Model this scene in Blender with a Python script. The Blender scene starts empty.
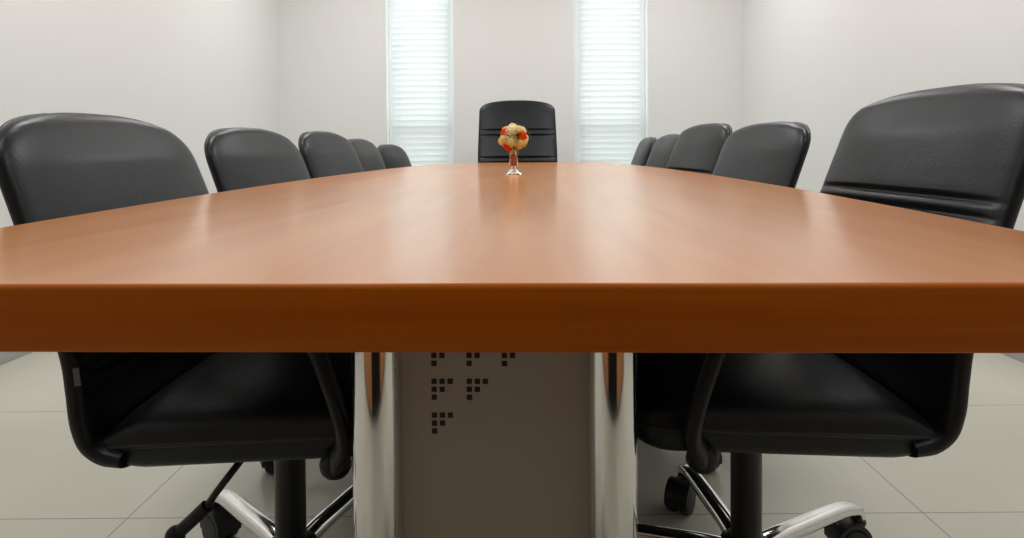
import bpy, math, random
from mathutils import Vector, Matrix
PI = math.pi
R = math.radians
random.seed(7)
scn = bpy.context.scene
COL = scn.collection

# ------------------------------------------------------------------ materials
def new_mat(name):
    m = bpy.data.materials.new(name); m.use_nodes = True
    nt = m.node_tree
    return m, nt, nt.nodes['Principled BSDF']

def plain(name, col, rough=0.5, metal=0.0, spec=0.5, **kw):
    m, nt, b = new_mat(name)
    b.inputs['Base Color'].default_value = (*col, 1)
    b.inputs['Roughness'].default_value = rough
    b.inputs['Metallic'].default_value = metal
    b.inputs['Specular IOR Level'].default_value = spec
    for k, v in kw.items():
        b.inputs[k.replace('_', ' ')].default_value = v
    return m

def noise_bump(nt, b, scale, strength, dist=0.001, detail=3):
    tc = nt.nodes.new('ShaderNodeTexCoord')
    n = nt.nodes.new('ShaderNodeTexNoise')
    n.inputs['Scale'].default_value = scale; n.inputs['Detail'].default_value = detail
    nt.links.new(tc.outputs['Object'], n.inputs['Vector'])
    bp = nt.nodes.new('ShaderNodeBump')
    bp.inputs['Strength'].default_value = strength; bp.inputs['Distance'].default_value = dist
    nt.links.new(n.outputs['Fac'], bp.inputs['Height'])
    nt.links.new(bp.outputs['Normal'], b.inputs['Normal'])

def mat_leather():
    m, nt, b = new_mat('black_leather')
    b.inputs['Base Color'].default_value = (0.0060, 0.0068, 0.0082, 1)
    b.inputs['Roughness'].default_value = 0.37
    b.inputs['Specular IOR Level'].default_value = 0.36
    b.inputs['Specular Tint'].default_value = (0.90, 0.97, 1.0, 1)
    tc = nt.nodes.new('ShaderNodeTexCoord')
    v = nt.nodes.new('ShaderNodeTexVoronoi'); v.inputs['Scale'].default_value = 260
    n = nt.nodes.new('ShaderNodeTexNoise'); n.inputs['Scale'].default_value = 26; n.inputs['Detail'].default_value = 4
    nt.links.new(tc.outputs['Object'], v.inputs['Vector']); nt.links.new(tc.outputs['Object'], n.inputs['Vector'])
    ad = nt.nodes.new('ShaderNodeMath'); ad.operation = 'MULTIPLY_ADD'; ad.inputs[1].default_value = 0.35
    nt.links.new(v.outputs['Distance'], ad.inputs[0]); nt.links.new(n.outputs['Fac'], ad.inputs[2])
    bp = nt.nodes.new('ShaderNodeBump'); bp.inputs['Strength'].default_value = 0.22; bp.inputs['Distance'].default_value = 0.002
    nt.links.new(ad.outputs[0], bp.inputs['Height']); nt.links.new(bp.outputs['Normal'], b.inputs['Normal'])
    return m

def mat_wood(name, stretch, c1, c2, rough, bump=0.03, spec=0.5, coat=0.0):
    m, nt, b = new_mat(name)
    tc = nt.nodes.new('ShaderNodeTexCoord')
    mp = nt.nodes.new('ShaderNodeMapping'); mp.inputs['Scale'].default_value = stretch
    nt.links.new(tc.outputs['Object'], mp.inputs['Vector'])
    n = nt.nodes.new('ShaderNodeTexNoise'); n.inputs['Scale'].default_value = 1; n.inputs['Detail'].default_value = 2
    n.inputs['Roughness'].default_value = 0.6; n.inputs['Distortion'].default_value = 0.6
    nt.links.new(mp.outputs['Vector'], n.inputs['Vector'])
    n2 = nt.nodes.new('ShaderNodeTexNoise'); n2.inputs['Scale'].default_value = 2.2; n2.inputs['Detail'].default_value = 2
    nt.links.new(tc.outputs['Object'], n2.inputs['Vector'])
    ad = nt.nodes.new('ShaderNodeMath'); ad.operation = 'MULTIPLY_ADD'; ad.inputs[1].default_value = 0.45
    nt.links.new(n2.outputs['Fac'], ad.inputs[0])
    ml = nt.nodes.new('ShaderNodeMath'); ml.operation = 'MULTIPLY'; ml.inputs[1].default_value = 0.6
    nt.links.new(n.outputs['Fac'], ml.inputs[0]); nt.links.new(ml.outputs[0], ad.inputs[2])
    cr = nt.nodes.new('ShaderNodeValToRGB')
    cr.color_ramp.elements[0].position = 0.36; cr.color_ramp.elements[0].color = (*c1, 1)
    cr.color_ramp.elements[1].position = 0.68; cr.color_ramp.elements[1].color = (*c2, 1)
    nt.links.new(ad.outputs[0], cr.inputs['Fac']); nt.links.new(cr.outputs['Color'], b.inputs['Base Color'])
    b.inputs['Roughness'].default_value = rough
    b.inputs['Specular IOR Level'].default_value = spec
    if coat:
        b.inputs['Coat Weight'].default_value = coat; b.inputs['Coat Roughness'].default_value = 0.15; b.inputs['Coat IOR'].default_value = 1.45
    return m

def mat_tiles():
    m, nt, b = new_mat('beige_floor_tiles')
    tc = nt.nodes.new('ShaderNodeTexCoord')
    mp = nt.nodes.new('ShaderNodeMapping'); mp.inputs['Location'].default_value = (0.885 + 1.8*4, -1.43 + 0.6*10, 0)
    nt.links.new(tc.outputs['Object'], mp.inputs['Vector'])
    br = nt.nodes.new('ShaderNodeTexBrick')
    br.offset = 0; br.squash = 1
    br.inputs['Scale'].default_value = 1
    br.inputs['Mortar Size'].default_value = 0.0018
    br.inputs['Mortar Smooth'].default_value = 0.2
    br.inputs['Brick Width'].default_value = 1.8; br.inputs['Row Height'].default_value = 0.6
    br.inputs['Color1'].default_value = (0.585, 0.585, 0.495, 1)
    br.inputs['Color2'].default_value = (0.57, 0.57, 0.485, 1)
    br.inputs['Mortar'].default_value = (0.30, 0.285, 0.23, 1)
    nt.links.new(mp.outputs['Vector'], br.inputs['Vector'])
    nz = nt.nodes.new('ShaderNodeTexNoise'); nz.inputs['Scale'].default_value = 5; nz.inputs['Detail'].default_value = 5
    nt.links.new(tc.outputs['Object'], nz.inputs['Vector'])
    mx = nt.nodes.new('ShaderNodeMix'); mx.data_type = 'RGBA'; mx.blend_type = 'MULTIPLY'
    cr = nt.nodes.new('ShaderNodeValToRGB')
    cr.color_ramp.elements[0].color = (0.93, 0.92, 0.90, 1); cr.color_ramp.elements[1].color = (1, 1, 1, 1)
    nt.links.new(nz.outputs['Fac'], cr.inputs['Fac'])
    mx.inputs['Factor'].default_value = 1
    nt.links.new(br.outputs['Color'], mx.inputs['A']); nt.links.new(cr.outputs['Color'], mx.inputs['B'])
    nt.links.new(mx.outputs['Result'], b.inputs['Base Color'])
    b.inputs['Roughness'].default_value = 0.22
    return m

def mat_wall(name, col):
    m, nt, b = new_mat(name)
    b.inputs['Base Color'].default_value = (*col, 1); b.inputs['Roughness'].default_value = 0.75
    b.inputs['Specular IOR Level'].default_value = 0.25
    noise_bump(nt, b, 90, 0.05, 0.002)
    return m

def mat_petal(name, col, tr=0.5):
    m = bpy.data.materials.new(name); m.use_nodes = True
    nt = m.node_tree; nt.nodes.clear()
    out = nt.nodes.new('ShaderNodeOutputMaterial')
    d = nt.nodes.new('ShaderNodeBsdfDiffuse'); d.inputs['Color'].default_value = (*col, 1)
    t = nt.nodes.new('ShaderNodeBsdfTranslucent'); t.inputs['Color'].default_value = (*col, 1)
    mx = nt.nodes.new('ShaderNodeMixShader'); mx.inputs[0].default_value = tr
    nt.links.new(d.outputs[0], mx.inputs[1]); nt.links.new(t.outputs[0], mx.inputs[2])
    nt.links.new(mx.outputs[0], out.inputs['Surface'])
    return m

def mat_slat():
    m = bpy.data.materials.new('white_blind_slats'); m.use_nodes = True
    nt = m.node_tree; nt.nodes.clear()
    out = nt.nodes.new('ShaderNodeOutputMaterial')
    d = nt.nodes.new('ShaderNodeBsdfDiffuse'); d.inputs['Color'].default_value = (0.86, 0.87, 0.87, 1)
    t = nt.nodes.new('ShaderNodeBsdfTranslucent'); t.inputs['Color'].default_value = (0.88, 0.90, 0.905, 1)
    mx = nt.nodes.new('ShaderNodeMixShader'); mx.inputs[0].default_value = 0.45
    nt.links.new(d.outputs[0], mx.inputs[1]); nt.links.new(t.outputs[0], mx.inputs[2])
    nt.links.new(mx.outputs[0], out.inputs['Surface'])
    return m

def mat_pane():
    m = bpy.data.materials.new('window_glass'); m.use_nodes = True
    nt = m.node_tree; nt.nodes.clear()
    out = nt.nodes.new('ShaderNodeOutputMaterial')
    t = nt.nodes.new('ShaderNodeBsdfTransparent'); t.inputs['Color'].default_value = (0.93, 0.975, 0.97, 1)
    g = nt.nodes.new('ShaderNodeBsdfGlossy'); g.inputs['Roughness'].default_value = 0.02
    mx = nt.nodes.new('ShaderNodeMixShader'); mx.inputs[0].default_value = 0.06
    nt.links.new(t.outputs[0], mx.inputs[1]); nt.links.new(g.outputs[0], mx.inputs[2])
    nt.links.new(mx.outputs[0], out.inputs['Surface'])
    return m

MT = dict(
    leather=mat_leather(),
    piping=plain('black_piping', (0.009, 0.009, 0.009), 0.42),
    plastic=plain('black_plastic', (0.007, 0.007, 0.007), 0.5, 0, 0.35),
    metal_black=plain('black_enamel', (0.010, 0.010, 0.010), 0.38),
    rubber=plain('black_caster_nylon', (0.012, 0.012, 0.012), 0.5),
    chrome=plain('chrome', (0.82, 0.83, 0.82), 0.09, 1.0),
    satin=plain('polished_steel', (0.78, 0.79, 0.79), 0.16, 1.0),
    tag=plain('grey_care_tag', (0.14, 0.14, 0.135), 0.7),
    top=mat_wood('cherry_veneer', (22, 1.8, 22), (0.56, 0.182, 0.022), (0.67, 0.262, 0.048), 0.32, spec=0.3, coat=0.62),
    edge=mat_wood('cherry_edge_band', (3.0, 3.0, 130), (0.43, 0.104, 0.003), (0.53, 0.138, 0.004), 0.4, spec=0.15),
    under=plain('brown_underside', (0.10, 0.05, 0.025), 0.7),
    panel=plain('taupe_panel', (0.40, 0.36, 0.31), 0.38),
    dots=plain('panel_black_squares', (0.006, 0.004, 0.003), 0.6),
    seam=plain('panel_dark_trim', (0.03, 0.026, 0.016), 0.4),
    tiles=mat_tiles(),
    wall=mat_wall('warm_white_wall', (0.79, 0.795, 0.785)),
    ceil=mat_wall('white_ceiling', (0.85, 0.85, 0.84)),
    backwall=mat_wall('beige_rear_wall', (0.62, 0.58, 0.52)),
    skirt=plain('grey_baseboard', (0.42, 0.42, 0.40), 0.45),
    frame=plain('window_frame_paint', (0.75, 0.775, 0.77), 0.4),
    slat=mat_slat(), pane=mat_pane(),
    outwall=mat_wall('grey_parapet', (0.78, 0.78, 0.77)),
    outground=mat_wall('outside_paving', (0.35, 0.35, 0.33)),
    glass=plain('clear_glass', (1, 1, 1), 0.02, 0, 0.5, Transmission_Weight=1.0, IOR=1.45),
    cream=mat_petal('cream_petals', (0.99, 0.87, 0.44)),
    pale=mat_petal('pale_yellow_petals', (0.99, 0.95, 0.68)),
    orange=mat_petal('orange_petals', (0.95, 0.13, 0.012)),
    leaf=plain('green_leaves', (0.16, 0.22, 0.03), 0.55),
    ribbon=plain('rust_ribbon', (0.62, 0.17, 0.075), 0.5),
    stem=plain('pale_stems', (0.42, 0.32, 0.22), 0.6),
    door=mat_wood('door_veneer', (14, 14, 1.4), (0.34, 0.12, 0.04), (0.46, 0.18, 0.06), 0.35),
    lampframe=plain('lamp_frame', (0.8, 0.8, 0.8), 0.4),
)

# ------------------------------------------------------------------ mesh builder
class MB:
    def __init__(self): self.v = []; self.f = []; self.mi = []; self.cur = 0
    def add(self, vs, fs):
        o = len(self.v); self.v += [tuple(p) for p in vs]
        for f in fs: self.f.append([i+o for i in f]); self.mi.append(self.cur)
    def loft(self, rings, cap0=True, cap1=True, closed=True):
        n = len(rings[0]); vs = [p for r in rings for p in r]; fs = []
        for i in range(len(rings)-1):
            for j in range(n if closed else n-1):
                k = (j+1) % n
                fs.append([i*n+j, i*n+k, (i+1)*n+k, (i+1)*n+j])
        if cap0: fs.append(list(range(n))[::-1])
        if cap1: fs.append([(len(rings)-1)*n+j for j in range(n)])
        self.add(vs, fs)
    def box(self, x0, x1, y0, y1, z0, z1, b=0.0):
        if b <= 0:
            vs = [(x, y, z) for z in (z0, z1) for (x, y) in ((x0, y0), (x1, y0), (x1, y1), (x0, y1))]
            self.add(vs, [[3,2,1,0],[4,5,6,7],[0,1,5,4],[1,2,6,5],[2,3,7,6],[3,0,4,7]]); return
        def rr(x0, x1, y0, y1, r):
            pts = []
            for cx, cy, a0 in ((x1-r, y1-r, 0), (x0+r, y1-r, 90), (x0+r, y0+r, 180), (x1-r, y0+r, 270)):
                for k in range(4):
                    a = R(a0+30*k); pts.append((cx+r*math.cos(a), cy+r*math.sin(a)))
            return pts
        rings = []
        for k in range(4):
            a = R(30*k); ins = b*(1-math.sin(a)); zz = z0+b*(1-math.cos(a))
            rings.append([(x, y, zz) for x, y in rr(x0+ins, x1-ins, y0+ins, y1-ins, max(1e-5, b-ins+1e-5))])
        for k in range(4):
            a = R(90-30*k); ins = b*(1-math.sin(a)); zz = z1-b*(1-math.cos(a))
            rings.append([(x, y, zz) for x, y in rr(x0+ins, x1-ins, y0+ins, y1-ins, max(1e-5, b-ins+1e-5))])
        self.loft(rings)
    def lathe(self, prof, seg=24, c=(0, 0, 0), cap=True):
        rings = [[(c[0]+r*math.cos(2*PI*j/seg), c[1]+r*math.sin(2*PI*j/seg), c[2]+z) for j in range(seg)] for r, z in prof]
        self.loft(rings, cap, cap)
    def tube(self, pts, r, seg=10, flat=None, cap=True, up=(0, 0, 1)):
        """swept tube; r number or list; flat=(a,b) elliptic factors across/along 'up'"""
        P = [Vector(p) for p in pts]; n = len(P); rings = []
        rs = r if isinstance(r, (list, tuple)) else [r]*n
        prev = None
        for i in range(n):
            t = (P[min(i+1, n-1)]-P[max(i-1, 0)]).normalized()
            if prev is None:
                u = Vector(up)
                if abs(t.dot(u)) > 0.95: u = Vector((1, 0, 0)) if abs(t.x) < 0.9 else Vector((0, 1, 0))
                s = t.cross(u).normalized()
            else:
                s = (prev - t*prev.dot(t)).normalized()
            prev = s
            w = s.cross(t).normalized()
            fa, fb = flat if flat else (1, 1)
            rings.append([tuple(P[i]+s*(rs[i]*fa*math.cos(2*PI*j/seg))+w*(rs[i]*fb*math.sin(2*PI*j/seg))) for j in range(seg)])
        self.loft(rings, cap, cap)
    def ball(self, c, r, seg=12, rows=8, sc=(1, 1, 1)):
        rings = []
        for i in range(1, rows):
            a = PI*i/rows
            rings.append([(c[0]+sc[0]*r*math.sin(a)*math.cos(2*PI*j/seg), c[1]+sc[1]*r*math.sin(a)*math.sin(2*PI*j/seg), c[2]-sc[2]*r*math.cos(a)) for j in range(seg)])
        self.loft(rings)
    def mesh(self, name, mats, ang=38):
        me = bpy.data.meshes.new(name); me.from_pydata(self.v, [], self.f)
        if not isinstance(mats, (list, tuple)): mats = [mats]
        for m in mats: me.materials.append(m)
        me.polygons.foreach_set('material_index', self.mi)
        me.update()
        import bmesh
        bm = bmesh.new(); bm.from_mesh(me); bmesh.ops.recalc_face_normals(bm, faces=bm.faces); bm.to_mesh(me); bm.free()
        for p in me.polygons: p.use_smooth = True
        me.set_sharp_from_angle(angle=R(ang))
        return me

def place(name, me, parent=None, loc=(0, 0, 0), rot=(0, 0, 0)):
    o = bpy.data.objects.new(name, me); COL.objects.link(o)
    if parent: o.parent = parent
    o.location = loc; o.rotation_euler = rot
    return o
def empty(name, loc, rz=0):
    o = bpy.data.objects.new(name, None); COL.objects.link(o); o.empty_display_size = 0.1
    o.location = loc; o.rotation_euler = (0, 0, rz); return o
def tag(o, label=None, cat=None, group=None, kind=None):
    if label: o['label'] = label
    if cat: o['category'] = cat
    if group: o['group'] = group
    if kind: o['kind'] = kind
    return o

def catmull(pts, m=8):
    P = [Vector(p) for p in pts]; out = []
    for i in range(len(P)-1):
        a = P[max(i-1, 0)]; b = P[i]; c = P[i+1]; d = P[min(i+2, len(P)-1)]
        for k in range(m):
            t = k/m
            out.append(0.5*((2*b)+(c-a)*t+(2*a-5*b+4*c-d)*t*t+(3*b-a-3*c+d)*t**3))
    out.append(P[-1]); return out

# ------------------------------------------------------------------ room
XL, XR, YB, YF, ZC = -2.03, 1.945, 5.5, -2.6, 2.75
def struct(name, me, **k): o = place(name, me, **k); o['kind'] = 'structure'; return o
m = MB(); m.box(XL-0.1, XR+0.1, YF-0.1, YB+0.2, -0.1, 0); struct('floor', m.mesh('floor', MT['tiles']))
m = MB(); m.box(XL-0.1, XR+0.1, YF-0.1, YB+0.2, ZC, ZC+0.1); struct('ceiling', m.mesh('ceiling', MT['ceil']))
m = MB(); m.box(XL-0.12, XL, YF-0.1, YB+0.2, 0, ZC); struct('wall_left', m.mesh('wall_left', MT['wall']))
m = MB(); m.box(XR, XR+0.12, YF-0.1, YB+0.2, 0, ZC); struct('wall_right', m.mesh('wall_right', MT['wall']))
m = MB(); m.box(XL, XR, YF-0.1, YF, 0, ZC); struct('wall_rear', m.mesh('wall_rear', MT['backwall']))
# back wall with two tall openings
WZ0, WZ1 = 0.35, 2.45
OPEN = [(-1.112, -0.530), (0.500, 1.140)]
BL = [(-1.078, -0.580), (0.566, 1.092)]
m = MB()
T = 0.2
m.box(XL, XR, YB, YB+T, 0, WZ0); m.box(XL, XR, YB, YB+T, WZ1, ZC)
xs = [XL, OPEN[0][0], OPEN[0][1], OPEN[1][0], OPEN[1][1], XR]
for i in (0, 2, 4): m.box(xs[i], xs[i+1], YB, YB+T, WZ0, WZ1)
struct('wall_back', m.mesh('wall_back', MT['wall']))
# baseboards
m = MB(); m.box(XL, XL+0.012, YF, YB, 0, 0.09, 0.003); struct('baseboard_left', m.mesh('baseboard_left', MT['skirt']))
m = MB(); m.box(XR-0.012, XR, YF, YB, 0, 0.09, 0.003); struct('baseboard_right', m.mesh('baseboard_right', MT['skirt']))
m = MB(); m.box(XL+0.012, XR-0.012, YB-0.012, YB, 0, 0.09, 0.003); struct('baseboard_back', m.mesh('baseboard_back', MT['skirt']))

BLIND_LABEL = ['white horizontal slat blind in the window left of the flower vase',
               'white horizontal slat blind in the window right of the flower vase']
for k in range(2):
    x0, x1 = OPEN[k]
    yw = YB+0.13
    w = MB(); fr = 0.03
    fl, fR = BL[k][0]+0.012-x0, x1-BL[k][1]+0.012
    w.box(x0, x0+fl, yw, yw+0.05, WZ0, WZ1, 0.004); w.box(x1-fR, x1, yw, yw+0.05, WZ0, WZ1, 0.004)
    w.box(x0+fl, x1-fR, yw, yw+0.05, WZ0, WZ0+fr, 0.004); w.box(x0+fl, x1-fR, yw, yw+0.05, WZ1-fr, WZ1, 0.004)
    w.box(x0+fl, x1-fR, yw, yw+0.05, 1.02, 1.055, 0.004)
    win = struct('window_%d' % (k+1), w.mesh('window_frame', MT['frame']))
    g = MB(); g.box(x0+fl, x1-fR, yw+0.02, yw+0.026, WZ0+fr, 1.02); g.box(x0+fl, x1-fR, yw+0.02, yw+0.026, 1.055, WZ1-fr)
    place('pane', g.mesh('pane', MT['pane']), win)
    # blind
    b0, b1 = BL[k]; yb = YB+0.085
    bl = empty('venetian_blind', ((b0+b1)/2, yb, WZ1)); tag(bl, BLIND_LABEL[k], 'blind', 'white slat blinds in the back wall windows')
    hw = (b1-b0)/2
    h = MB(); h.box(-hw, hw, -0.025, 0.025, -0.045, -0.001, 0.003); place('headrail', h.mesh('headrail', MT['frame']), bl)
    s = MB(); zz = -0.07; rng = random.Random(3+k)
    while zz > -(WZ1-WZ0)+0.05:
        til = R(74)+rng.uniform(-0.03, 0.03); ww = 0.027; sag = rng.uniform(-0.0012, 0.0012)
        prof = []
        for q in range(5):
            u = -1+q*0.5
            prof.append((ww*u*math.cos(til)+0.003*(1-u*u)*math.sin(til), ww*u*math.sin(til)-0.003*(1-u*u)*math.cos(til)))
        ring = [(p[0], p[1]) for p in prof]+[(p[0]+0.0006, p[1]-0.0004) for p in reversed(prof)]
        s.loft([[(x, -p[0], zz+p[1]+(sag if abs(x) < hw else -sag)) for p in ring] for x in (-hw, 0, hw)])
        zz -= 0.0505
    place('slats', s.mesh('slats', MT['slat'], 60), bl)
    r_ = MB(); r_.box(-hw, hw, -0.014, 0.014, zz+0.005, zz+0.025, 0.003); place('bottom_rail', r_.mesh('bottom_rail', MT['frame']), bl)
    for sx in (-0.72, 0.72):
        c = MB(); c.tube([(hw*sx, -0.0285, -0.04), (hw*sx, -0.0285, zz+0.02)], 0.0007, 6); place('lift_cord', c.mesh('lift_cord', MT['frame']), bl)

# outside, seen only as brightness through the blinds
m = MB(); m.box(-6, 6, YB+0.95, YB+1.1, -0.5, 1.03); struct('trim_1', m.mesh('parapet', MT['outwall']))
m = MB(); m.box(-8, 8, YB+0.2, YB+9, -0.6, -0.5); struct('trim_2', m.mesh('paving', MT['outground']))

# door behind the camera (reflected in the chrome columns)
m = MB(); m.box(-0.55, 0.45, YF, YF+0.05, 0, 2.08, 0.004); d = struct('door_1', m.mesh('door', MT['door']))
m = MB(); m.tube(catmull([(0.33, YF+0.05, 1.0), (0.33, YF+0.10, 1.0), (0.22, YF+0.10, 1.0)], 5), 0.009, 10); place('door_handle', m.mesh('door_handle', MT['satin']), d)

# low cabinet just behind the camera, the orange-brown shape mirrored in the chrome columns
cb = empty('low_cabinet', (0, -0.45, 0)); tag(cb, 'low cherry wood cabinet with open middle niche, mirrored in the chrome table columns', 'cabinet')
m = MB()
m.box(-1.35, 1.35, -0.20, 0.20, 0.475, 0.50, 0.003); m.box(-1.34, -1.315, -0.19, 0.19, 0.04, 0.475); m.box(1.315, 1.34, -0.19, 0.19, 0.04, 0.475)
m.box(-0.42, -0.40, -0.19, 0.19, 0.04, 0.475); m.box(0.40, 0.42, -0.19, 0.19, 0.04, 0.475); m.box(-1.315, -0.42, -0.175, 0.18, 0.04, 0.06); m.box(0.42, 1.315, -0.175, 0.18, 0.04, 0.06)
place('carcass', m.mesh('carcass', MT['door']), cb)
m = MB(); m.box(-1.315, 1.315, -0.19, -0.175, 0.04, 0.475); place('back_board', m.mesh('back_board', MT['metal_black']), cb)
m = MB(); m.box(-1.32, 1.32, -0.17, 0.16, 0.0, 0.04); place('plinth', m.mesh('plinth', MT['metal_black']), cb)
for sx in (-1, 1):
    m = MB(); m.box(min(sx*0.403, sx*1.312), max(sx*0.403, sx*1.312), 0.192, 0.210, 0.045, 0.472, 0.002); dd = place('cabinet_door', m.mesh('cabinet_door', MT['door']), cb)
    m = MB(); m.tube([(sx*0.46, 0.210, 0.30), (sx*0.46, 0.232, 0.30), (sx*0.46, 0.232, 0.40), (sx*0.46, 0.210, 0.40)], 0.004, 8); place('handle', m.mesh('handle', MT['satin']), dd)

# ------------------------------------------------------------------ table
TC = Vector((0.006, 2.3, 0)); TR = R(-1.5)
TOPZ, TH, HL = 0.745, 0.0431, 1.91
table = empty('conference_table', (TC.x, TC.y, 0), TR)
tag(table, 'long boat-shaped cherry wood conference table on chrome columns', 'table')
def halfw(y): return 0.622-0.118*(y/HL)**2
def table_outline(inset=0.0):
    pts = []; r = 0.022
    N = 40
    side = [(halfw(-HL+2*HL*i/N), -HL+2*HL*i/N) for i in range(N+1)]
    right = [(x-inset, y) for x, y in side if abs(y) < HL-r*0.9]
    def arc(sx, sy):
        cx = sx*(halfw(HL)-r); cy = sy*(HL-r); rr = max(r-inset, 0.002)
        aa = {(1, 1): 0, (-1, 1): 90, (-1, -1): 180, (1, -1): 270}[(sx, sy)]
        return [(cx+rr*math.cos(R(aa+q*15)), cy+rr*math.sin(R(aa+q*15))) for q in range(7)]
    pts += right
    pts += arc(1, 1)
    pts += arc(-1, 1)
    pts += [(-x, y) for x, y in reversed(right)]
    pts += arc(-1, -1)
    pts += arc(1, -1)
    return pts
# slab: veneer top and underside
m = MB()
b = 0.0035
N = 72
def strip_x(y):
    x = halfw(y)-b; r = 0.022-b; d = abs(y)-(HL-0.022)
    if d > 0: x = halfw(HL)-0.022+math.sqrt(max(0, r*r-d*d))
    return x
ys = [-(HL-b)*math.cos(PI*i/N)*1.0 for i in range(N+1)]
NX = 16
for zz, mi in ((TOPZ, 0), (TOPZ-TH+0.001, 1)):
    m.cur = mi
    vs = [(strip_x(y)*(-1+2*j/NX), y, zz) for y in ys for j in range(NX+1)]
    fs = [[i*(NX+1)+j, i*(NX+1)+j+1, (i+1)*(NX+1)+j+1, (i+1)*(NX+1)+j] for i in range(N) for j in range(NX)]
    m.add(vs, fs)
place('tabletop', m.mesh('tabletop', [MT['top'], MT['under']]), table)
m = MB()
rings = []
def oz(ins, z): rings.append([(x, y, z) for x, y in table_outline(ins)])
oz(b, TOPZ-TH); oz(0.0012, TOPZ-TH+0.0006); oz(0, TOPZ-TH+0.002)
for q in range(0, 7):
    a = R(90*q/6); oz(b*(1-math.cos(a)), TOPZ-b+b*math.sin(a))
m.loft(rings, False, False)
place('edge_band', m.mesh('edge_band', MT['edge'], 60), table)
# leg frames: two chrome columns with a panel between
def leg_frame(ly, flip):
    for sx in (-1, 1):
        c = MB(); zt = TOPZ-TH
        c.lathe([(0.042, 0.0), (0.042, 0.005), (0.034, 0.010), (0.0335, 0.0105), (0.0335, 0.0125), (0.0335, 0.016), (0.0335, zt-0.002)], 48, (sx*0.1585, ly, 0))
        place('column', c.mesh('column', MT['chrome'], 50), table)
    p = MB(); yf = ly+0.003*flip; hw = 0.1275
    p.box(-hw, hw, min(yf, yf+0.022*flip), max(yf, yf+0.022*flip), 0.05, TOPZ-TH-0.003, 0.0015)
    p.cur = 1
    ps = 0.0109; s2 = 0.0036; e = 0.0005
    x00 = -hw+0.0462
    for gr, ng in ((-1, 4), (0, 3), (1, 2), (2, 1)):
        zc = 0.5145-(gr-1)*0.0463
        for gi in range(ng):
            for rr in range(3):
                for cc in range(3-rr):
                    x = (x00+gi*0.0478+cc*ps)*(1 if flip > 0 else -1); z = zc-rr*ps
                    p.box(x-s2, x+s2, min(yf-e*flip, yf), max(yf-e*flip, yf), z-s2, z+s2)
    p.cur = 2
    for sx in (-1, 1):
        p.box(sx*hw-0.0012, sx*hw+0.0004, min(yf-0.002*flip, yf+0.022*flip), max(yf-0.002*flip, yf+0.022*flip), 0.05, TOPZ-TH-0.003)
    place('panel', p.mesh('panel', [MT['panel'], MT['dots'], MT['seam']]), table)
LY, LYF = -1.445, 1.262
leg_frame(LY, 1); leg_frame(LYF, -1)
m = MB(); m.box(-0.03, 0.03, LY+0.028, LYF-0.028, TOPZ-TH-0.07, TOPZ-TH-0.002, 0.003)
place('beam', m.mesh('beam', MT['metal_black']), table)

# ------------------------------------------------------------------ chairs
def superring(w, df, dr, n, seg=40, nf=None):
    out = []
    for j in range(seg):
        a = 2*PI*j/seg; c = math.cos(a); s = math.sin(a)
        nn = n if s < 0 or nf is None else nf
        x = w*math.copysign(abs(c)**(2/nn), c)
        d = (df if s >= 0 else dr)*math.copysign(abs(s)**(2/nn), s)
        out.append((x, d))
    return out

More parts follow.
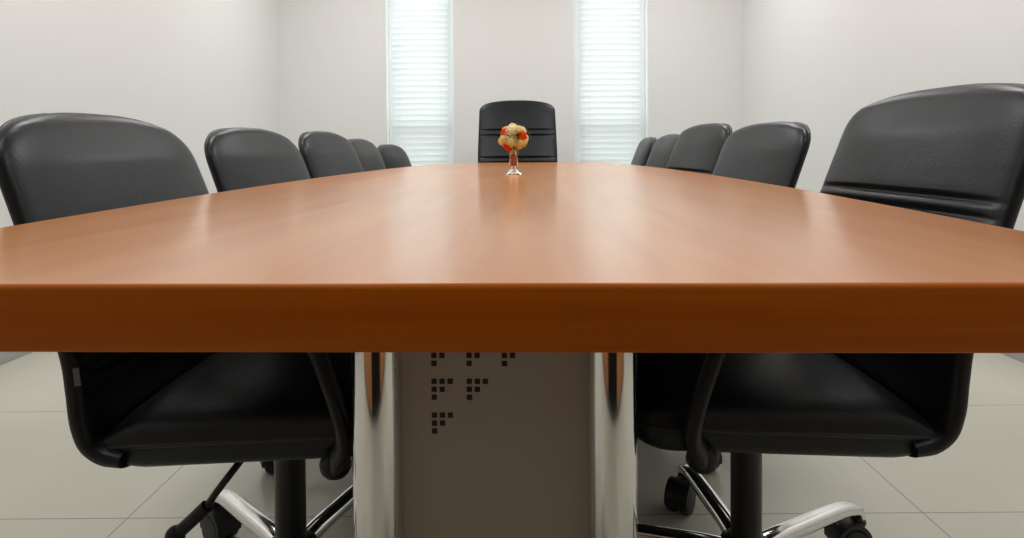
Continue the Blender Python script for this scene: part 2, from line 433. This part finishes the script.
def make_back(ztop, W, grooves, corner=0.13, pexp=2.7):
    base = [(-0.148, 0.391), (-0.185, 0.398), (-0.216, 0.422), (-0.231, 0.462), (-0.236, 0.51), (-0.243, 0.56), (-0.266, 0.635), (-0.296, 0.72), (-0.326, 0.80), (-0.356, 0.88)]
    while base[-1][1] < ztop-1e-6:
        y, z = base[-1]; dz = min(0.07, ztop-z); base.append((y-0.35*dz, z+dz))
    if base[-1][1] > ztop: base[-1] = (base[-1][0], ztop)
    P = catmull([(0, y, z) for y, z in base], 10)
    cum = [0]
    for i in range(1, len(P)): cum.append(cum[-1]+(P[i]-P[i-1]).length)
    L = cum[-1]
    def at(s):
        s = max(0, min(L, s))
        for i in range(1, len(P)):
            if cum[i] >= s-1e-9:
                t = (s-cum[i-1])/max(1e-9, cum[i]-cum[i-1])
                p = P[i-1].lerp(P[i], t); T = (P[i]-P[i-1]).normalized()
                return p, T
    def tang(s):
        a, _ = at(s-0.02); b_, _ = at(s+0.02); return (b_-a).normalized()
    def width(s):
        u = s/L
        w = W*(0.99+0.01*min(1, u/0.3))
        w *= 1-0.03*max(0, (u-0.55)/0.45)
        e = L-s
        if e < corner:
            q = 1-e/corner; w *= max(0.0, 1-q**pexp)**(1/pexp)
        return w
    ss = [0.0]
    n = 54
    for i in range(1, n+1): ss.append((L-corner*0.5)*i/n)
    m2 = 22
    for i in range(1, m2+1): ss.append(L-corner*0.5*(math.cos(PI/2*i/m2))**1.0 if i < m2 else L-1e-5)
    for g in grooves:
        for dd in (-0.012, -0.008, -0.005, -0.0025, 0, 0.0025, 0.005, 0.008, 0.012): ss.append(L-g+dd)
    ss = sorted(set(round(x, 6) for x in ss))
    rings = []; pipe_r = []; pipe_f = []
    for s in ss:
        p, _ = at(s); T = tang(s); N = Vector((0, T.z, -T.y))
        w = max(width(s), 0.002)
        e = L-s
        k = 1.0
        if e < 0.03: k = math.sqrt(max(0.0, 1-(1-e/0.03)**2))*0.62+0.38
        if s < 0.03: k = 0.88+0.12*s/0.03
        tf, tr = 0.032*k, 0.020*k
        g = 0
        for gg in grooves: g += 0.0085*math.exp(-((e-gg)/0.0062)**2)
        rel = min(1, e/0.10); dome = 0.016*rel*min(1, s/0.12)
        ring = []
        for x, d in superring(w, tf, tr, 4.0, 64, 2.7):
            u = x/max(w, 1e-6)
            dd = d
            if d > 0:
                dd += (d/tf)*(dome*(1-u*u)-g*(1-abs(u)**8))
            dd += 0.022*(x/W)**2*min(1, e/0.05+0.35)
            q = p+N*dd
            ring.append((x, q.y, q.z))
        rings.append(ring)
        for lst, dv in ((pipe_r, -0.15),):
            dd = dv*(0.030 if dv > 0 else 0.022)*k + 0.022*(w/W)**2*min(1, e/0.05+0.35)
            q = p+N*dd; lst.append((w*0.985, q.y, q.z))
    m = MB(); m.loft(rings); back = m.mesh('backrest', MT['leather'], 50)
    m = MB()
    for lst in (pipe_r,):
        sub = [q for i, q in enumerate(lst) if i % 2 == 0 or i > len(lst)-16]
        full = sub+[(-x, y, z) for x, y, z in reversed(sub)]
        clean = [full[0]]
        for q in full[1:]:
            if (Vector(q)-Vector(clean[-1])).length > 0.004: clean.append(q)
        m.tube(clean, 0.0042, 8)
    pipe = m.mesh('piping', MT['piping'], 60)
    # care tag on the sitter's right flank
    m = MB()
    s0 = 0.192
    for s in (s0,):
        p, _ = at(s); T = tang(s); N = Vector((0, T.z, -T.y)); w = width(s)
        c = p+N*0.031
        vs = []
        for du, dv, dx in ((-0.003, -0.013, 0), (0.006, -0.013, 0.002), (0.006, 0.013, 0.002), (-0.003, 0.013, 0)):
            for ex in (0.0005, 0.002):
                q = c+N*du+T*dv; vs.append((w*0.985+ex-dx, q.y, q.z))
        m.add(vs, [[0,2,4,6],[1,3,5,7],[0,1,3,2],[2,3,5,4],[4,5,7,6],[6,7,1,0]])
    tg = m.mesh('care_tag', MT['tag'])
    return back, pipe, tg

def make_seat():
    rings = []; pipe = []
    Y0, Y1 = -0.178, 0.270
    n = 40
    for i in range(n+1):
        t = i/n; t = 0.5-0.5*math.cos(PI*t); y = Y0+(Y1-Y0)*t
        w = 0.2435
        ef = Y1-y
        k = 1.0
        if ef < 0.075: q = 1-ef/0.075; w *= (1-0.14*q**3); k = math.sqrt(max(0.0, 1-q**2.6))*0.8+0.2
        eb = y-Y0
        if eb < 0.06: k = 0.55+0.45*math.sin(PI/2*eb/0.06)
        zc = 0.424+0.030*(y-Y0)/(Y1-Y0)
        up, dn = 0.050*k, 0.046*k
        ring = []
        for x, d in superring(w, up, dn, 4.6, 48):
            u = x/w
            dd = d
            if d > 0: dd += (d/up)*0.018*(1-u**2)*k
            ring.append((x, y, zc+dd))
        rings.append(ring)
        pipe.append((w*0.99, y, zc+0.003))
    m = MB(); m.loft(rings); seat = m.mesh('seat', MT['leather'], 50)
    m = MB(); full = pipe+[(-x, y, z) for x, y, z in reversed(pipe)]
    clean = [full[0]]
    for q in full[1:]:
        if (Vector(q)-Vector(clean[-1])).length > 0.005: clean.append(q)
    m.tube(clean, 0.0040, 8); pp = m.mesh('piping', MT['piping'], 60)
    return seat, pp

def make_arm(sx):
    pts = [(0.185, 0.150, 0.414), (0.225, 0.168, 0.412), (0.262, 0.180, 0.430), (0.275, 0.194, 0.465), (0.278, 0.174, 0.540), (0.280, 0.140, 0.612),
           (0.280, 0.060, 0.642), (0.280, -0.06, 0.648), (0.280, -0.14, 0.646), (0.274, -0.195, 0.640), (0.254, -0.232, 0.632)]
    P = catmull([(sx*x, y, z) for x, y, z in pts], 6)
    m = MB(); m.tube(P, 0.015, 14, (1.5, 0.75), up=(1, 0, 0)); fr = m.mesh('armrest', MT['plastic'], 60)
    P2 = catmull([(sx*0.280, 0.075, 0.632), (sx*0.280, 0.03, 0.655), (sx*0.280, -0.06, 0.664), (sx*0.280, -0.16, 0.656), (sx*0.280, -0.19, 0.644)], 6)
    n = len(P2)
    m = MB(); m.tube(P2, [0.012+0.012*math.sin(PI*min(1, max(0, i/(n-1))))**0.4 for i in range(n)], 14, (1.0, 0.5), up=(0, 0, 1)); pad = m.mesh('arm_pad', MT['leather'], 60)
    m = MB(); m.ball((sx*0.250, 0.172, 0.414), 0.021, 14, 10, (1.0, 1.1, 1)); bolt = m.mesh('arm_bracket', MT['plastic'], 60)
    return fr, pad, bolt

# base arm along +Y from hub
def make_base_arm():
    prof = [(0.030, 0.088, 0.019, 0.016), (0.08, 0.094, 0.018, 0.0155), (0.14, 0.097, 0.0175, 0.015), (0.20, 0.100, 0.017, 0.0145), (0.25, 0.101, 0.0165, 0.0135), (0.28, 0.097, 0.016, 0.012), (0.298, 0.090, 0.0145, 0.0105), (0.306, 0.074, 0.0125, 0.009)]
    C = catmull([(0, y, z) for y, z, a, c in prof], 5)
    S = catmull([(a, c, 0) for y, z, a, c in prof], 5)
    rings = []
    for i, p in enumerate(C):
        t = (C[min(i+1, len(C)-1)]-C[max(i-1, 0)]).normalized(); nrm = Vector((0, -t.z, t.y))
        ring = []
        for x, d in superring(S[i].x, S[i].y, S[i].y*0.9, 2.8, 24):
            q = p+nrm*d; ring.append((x, q.y, q.z))
        rings.append(ring)
    m = MB(); m.loft(rings); return m.mesh('base_arm', MT['chrome'], 50)
def make_caster():
    # origin at the pivot on the floor plane under the arm tip
    m = MB()
    m.lathe([(0.006, 0.052), (0.006, 0.078)], 12, (0, 0, 0))
    # hood
    rings = []
    for i in range(15):
        a = R(-15+ (210)*i/14)
        y = -0.018+0.031*math.cos(a); z = 0.030+0.031*math.sin(a)
        yi = -0.018+0.024*math.cos(a); zi = 0.030+0.024*math.sin(a)
        rings.append([(-0.022, yi, zi), (-0.022, y, z), (0.022, y, z), (0.022, yi, zi)])
    m.loft(rings)
    m.box(-0.0045, 0.0045, -0.04, 0.004, 0.014, 0.054, 0.002)
    m.lathe([(0.011, 0.050), (0.013, 0.056), (0.009, 0.066)], 14, (0, 0, 0))
    body = m.mesh('caster', MT['rubber'], 45)
    wh = MB()
    rings = []
    for x, r in ((0.0, 0.014), (0.0, 0.024), (0.002, 0.0262), (0.0155, 0.0262), (0.0185, 0.024), (0.0195, 0.012)):
        rings.append([(x, -0.018+r*math.cos(2*PI*j/24), 0.0262+r*math.sin(2*PI*j/24)) for j in range(24)])
    wh.loft(rings)
    return body, wh.mesh('caster_wheel', MT['rubber'], 45)

BACK_STD = make_back(0.953, 0.256, [0.214, 0.240, 0.385, 0.414], 0.10, 3.0)
BACK_RND = make_back(0.930, 0.259, [0.214, 0.245, 0.385, 0.420], 0.12, 2.7)
BACK_HEAD = make_back(1.200, 0.293, [0.252, 0.294, 0.470, 0.510], 0.10, 2.6)
SEAT, SEATPIPE = make_seat()
ARMS = [make_arm(1), make_arm(-1)]
BASEARM = make_base_arm(); CASTER, WHEEL = make_caster()
m = MB(); m.lathe([(0.030, 0.060), (0.045, 0.066), (0.047, 0.085), (0.046, 0.104), (0.034, 0.112), (0.027, 0.113)], 36); HUB = m.mesh('base_hub', MT['metal_black'], 40)
m = MB(); m.lathe([(0.0275, 0.112), (0.0275, 0.30), (0.0245, 0.302), (0.0235, 0.305), (0.0235, 0.383)], 36); GAS = m.mesh('gas_column', MT['metal_black'], 40)
m = MB(); m.box(-0.085, 0.085, -0.105, 0.12, 0.372, 0.398, 0.006); m.box(-0.045, 0.045, -0.05, 0.05, 0.356, 0.374, 0.005); MECH = m.mesh('tilt_mechanism', MT['metal_black'], 40)
m = MB()
m.tube(catmull([(0.04, 0.02, 0.385), (0.13, 0.026, 0.386), (0.190, 0.026, 0.378), (0.208, 0.006, 0.350), (0.212, -0.012, 0.324)], 6), 0.0055, 10); LEV = m.mesh('height_lever', MT['metal_black'], 50)
m = MB(); m.tube([(0.2118, -0.010, 0.327), (0.214, -0.030, 0.308), (0.216, -0.052, 0.288)], 0.0100, 12); m.ball((0.2165, -0.057, 0.2835), 0.0150, 14, 10); GRIP = m.mesh('lever_grip', MT['plastic'], 50)

def chair(label, x, y, rz, base_deg, lift=0.0, backset=BACK_STD, group='executive chairs along the table sides', lean=0.0, sc=1.0):
    c = empty('office_chair', (x, y, 0), rz)
    tag(c, label, 'chair', group)
    c.scale = (sc, sc, sc)
    place('base_hub', HUB, c); place('gas_column', GAS, c, (0, 0, 0))
    place('tilt_mechanism', MECH, c, (0, 0, lift))
    for k in range(5):
        # base_deg: world heading, clockwise from +Y, of the first arm
        a = -R(base_deg+72*k)-rz
        arm = place('base_arm', BASEARM, c, (0, 0, 0), (0, 0, a))
        px, py = -math.sin(a)*0.303, math.cos(a)*0.303
        ca = place('caster', CASTER, c, (px, py, 0), (0, 0, a+random.uniform(-0.9, 0.9))); ca.scale = (1.18, 1.18, 1.18)
        w1 = place('caster_wheel', WHEEL, ca, (0.0045, 0, 0)); w2 = place('caster_wheel', WHEEL, ca, (-0.0045, 0, 0), (0, 0, 0)); w2.scale = (-1, 1, 1)
    s = place('seat', SEAT, c, (0, 0, lift)); place('piping', SEATPIPE, s)
    b = place('backrest', backset[0], c, (0, 0, lift), (lean, 0, 0)); place('piping', backset[1], b); tag(place('care_tag', backset[2], b), 'small grey care tag')
    for fr, pad, br in ARMS:
        f = place('armrest', fr, c, (0, 0, lift)); place('arm_pad', pad, f); place('arm_bracket', br, f)
    lv = place('height_lever', LEV, c, (0, -0.03, lift)); place('lever_grip', GRIP, lv)
    return c

LFT, RGT = R(-90), R(90)
LX = [(-0.420, 1.165, 22, -0.035, -3), (-0.434, 1.845, 225, -0.036, -7), (-0.428, 2.545, 30, -0.026, -7), (-0.438, 3.215, 16, -0.044, -3), (-0.420, 3.865, 40, -0.066, -7)]
RX = [(0.418, 1.160, -7, -0.027, 3.5), (0.406, 1.905, 20, -0.058, 6), (0.416, 2.560, 50, -0.035, 7), (0.418, 3.222, -8, -0.062, 1), (0.443, 3.90, 33, -0.064, -3)]
LL = ['black leather office chair nearest the camera on the left side of the table',
      'black leather office chair second from the camera on the left side',
      'black leather office chair in the middle of the left side row',
      'black leather office chair second from the windows on the left side',
      'black leather office chair nearest the windows on the left side']
RL = [s.replace('left', 'right') for s in LL]
RL[0] = 'tall black leather office chair with stitched pleats nearest the camera, right side of the table'
for i, (x, y, bd, lf, tw) in enumerate(LX): chair(LL[i], x, y, LFT+R(tw), bd, lf, BACK_RND)
for i, (x, y, bd, lf, tw) in enumerate(RX): chair(RL[i], x, y, RGT+R(tw), bd, lf)
chair('high-backed black leather chair at the head of the table between the two windows', 0.012, 4.42, PI, 0, 0.0, BACK_HEAD, None)

# ------------------------------------------------------------------ vase and bouquet
VX, VY = -0.008, 2.14
vase = empty('flower_vase', (VX, VY, TOPZ+0.0004)); tag(vase, 'small clear glass vase with flared foot on the cherry table', 'vase')
m = MB()
prof = [(0.0345, 0.0), (0.0350, 0.0015), (0.031, 0.0040), (0.020, 0.0085), (0.0150, 0.013), (0.0142, 0.018)]
m.lathe(prof+[(0.0142, 0.0195), (0.001, 0.0200)], 40); place('foot', m.mesh('foot', MT['glass'], 60), vase)
m = MB()
m.lathe([(0.001, 0.0202), (0.0145, 0.0202), (0.0150, 0.03), (0.0156, 0.082), (0.0152, 0.083), (0.0138, 0.082), (0.0130, 0.028), (0.001, 0.0262)], 40); place('tube', m.mesh('tube', MT['glass'], 60), vase)
bq = empty('flower_bouquet', (VX, VY, TOPZ+0.028)); bq.scale = (1.12, 1.12, 1.16); tag(bq, 'round bouquet of cream and orange roses standing in the glass vase', 'flowers')
m = MB(); m.lathe([(0.009, 0.0), (0.0105, 0.002), (0.0105, 0.028), (0.008, 0.030)], 20); place('stem_wrap', m.mesh('stem_wrap', MT['ribbon']), bq)
m = MB()
for k in range(7):
    a = 2*PI*k/7; rr = 0.0055 if k else 0
    m.tube([(rr*math.cos(a), rr*math.sin(a), 0.026), (rr*1.1*math.cos(a), rr*1.1*math.sin(a), 0.055), (rr*3.2*math.cos(a), rr*3.2*math.sin(a), 0.070)], 0.0016, 6)
place('stems', m.mesh('stems', MT['stem']), bq)
def rose_mesh(r, mat, rng):
    m = MB(); m.ball((0, 0, -0.05*r), r*0.72, 12, 8)
    for layer, (n, rad, opn, hgt) in enumerate(((3, 0.42, 0.10, 0.95), (4, 0.66, 0.32, 0.85), (5, 0.92, 0.62, 0.62))):
        for k in range(n):
            a0 = 2*PI*(k+0.4*layer+rng.uniform(-0.1, 0.1))/n; half = PI/n*1.35
            vs = []
            for i in range(5):
                t = i/4
                for j in range(5):
                    u = -1+j/2; a = a0+half*u
                    bell = math.sin(min(1, t*1.15)*PI/2)
                    rr = r*rad*bell*(1+opn*0.28*t*t)-0.04*r*u*u*t
                    z = r*(-0.55+hgt*1.25*t*(1-0.16*u*u)-opn*0.25*t**3)
                    vs.append((rr*math.cos(a), rr*math.sin(a), z))
            fs = [[i*5+j, i*5+j+1, (i+1)*5+j+1, (i+1)*5+j] for i in range(4) for j in range(4)]
            m.add(vs, fs)
    return m.mesh('rose', mat, 70)
rng = random.Random(11)
RC = Vector((0, 0, 0.0790))
# (azimuth from camera side, elevation, colour) ; azimuth 0 faces the camera, + to the right
ROS = [(-8, 42, 'pale', 0.0185), (-62, 32, 'orange', 0.0150), (-48, -4, 'cream', 0.0180), (-12, -14, 'pale', 0.0165), (52, 12, 'orange', 0.0165), (38, -22, 'cream', 0.0175),
       (62, -16, 'cream', 0.0160), (40, 46, 'cream', 0.0165), (-42, -40, 'orange', 0.0145), (-88, -12, 'cream', 0.0165), (-20, 76, 'pale', 0.0160), (100, 40, 'pale', 0.017), (90, 2, 'cream', 0.016),
       (150, 10, 'cream', 0.018), (-150, 12, 'orange', 0.017), (180, 48, 'pale', 0.018), (-120, 42, 'cream', 0.017), (125, -25, 'orange', 0.015), (-165, -28, 'cream', 0.016), (12, 12, 'leaf', 0)]
for az, el, colr, rr in ROS:
    if not rr: continue
    a, e = R(az), R(el)
    dv = Vector((math.sin(a)*math.cos(e), -math.cos(a)*math.cos(e), math.sin(e)))
    o = place('rose', rose_mesh(rr, MT[colr], rng), bq, tuple(RC+dv*0.0355)); o.rotation_euler = dv.to_track_quat('Z', 'Y').to_euler()
    o['label'] = {'pale': 'pale yellow rose', 'cream': 'cream yellow rose', 'orange': 'orange rose'}[colr]
m = MB()
for k in range(90):
    z = rng.uniform(-0.75, 1); a = rng.uniform(0, 2*PI); s = math.sqrt(1-z*z)
    dv = Vector((s*math.cos(a), s*math.sin(a), z))
    c = RC+dv*rng.uniform(0.034, 0.052); side = dv.cross(Vector((0.3, 0.2, 1))).normalized(); up = dv.cross(side)
    ll, ww = rng.uniform(0.005, 0.009), 0.0025
    tip = c+dv*0.002+up*ll
    m.add([c, c+up*ll*0.5+side*ww+dv*0.001, tip, c+up*ll*0.5-side*ww+dv*0.001], [[0, 1, 2, 3]])
m.ball(tuple(RC), 0.030, 14, 10)
place('leaves', m.mesh('leaves', MT['leaf']), bq)

# ------------------------------------------------------------------ light
def area(name, loc, sx, sy, power, col=(0.99, 0.992, 1.0), rot=(0, 0, 0)):
    l = bpy.data.lights.new(name, 'AREA'); l.shape = 'RECTANGLE'; l.size = sx; l.size_y = sy; l.energy = power; l.color = col
    o = bpy.data.objects.new(name, l); COL.objects.link(o); o.location = loc; o.rotation_euler = rot; return o
for (x, y, p) in ((-1.0, 4.3, 16), (1.0, 4.3, 16), (-1.0, 2.3, 19), (1.0, 2.3, 19), (-1.0, 0.4, 10), (1.0, 0.4, 10)):
    area('ceiling_lamp', (x, y, ZC-0.02), 0.6, 0.6, p)
w = bpy.data.worlds.new('overcast'); scn.world = w; w.use_nodes = True
w.node_tree.nodes['Background'].inputs['Color'].default_value = (0.96, 0.985, 1.0, 1)
w.node_tree.nodes['Background'].inputs['Strength'].default_value = 4.4

# ------------------------------------------------------------------ camera
cam = bpy.data.cameras.new('camera'); co = bpy.data.objects.new('camera', cam); COL.objects.link(co)
F = 640.0; cam.sensor_width = 36; cam.lens = F/1024*36; cam.clip_start = 0.02
pitch = R(1.3); roll = R(-0.40)
co.matrix_world = Matrix.Translation((0, 0, 0.827)) @ Matrix.Rotation(R(90)-pitch, 4, 'X') @ Matrix.Rotation(roll, 4, 'Z')
# vanishing point of the room axis at pixel (516,150)
vx, vy = 516-512, 269-150            # right / above the frame centre
vy_cam = F*math.tan(pitch)
cam.shift_x = -(vx)/1024; cam.shift_y = -(vy-vy_cam)/1024
scn.camera = co
scn.view_settings.view_transform = 'Standard'; scn.view_settings.look = 'None'
scn.view_settings.exposure = 0.0; scn.view_settings.gamma = 1; scn.view_settings.use_curve_mapping = False
scn.cycles.max_bounces = 10; scn.cycles.diffuse_bounces = 6; scn.cycles.transparent_max_bounces = 12
scn.cycles.use_denoising = True
scn.cycles.sample_clamp_indirect = 6
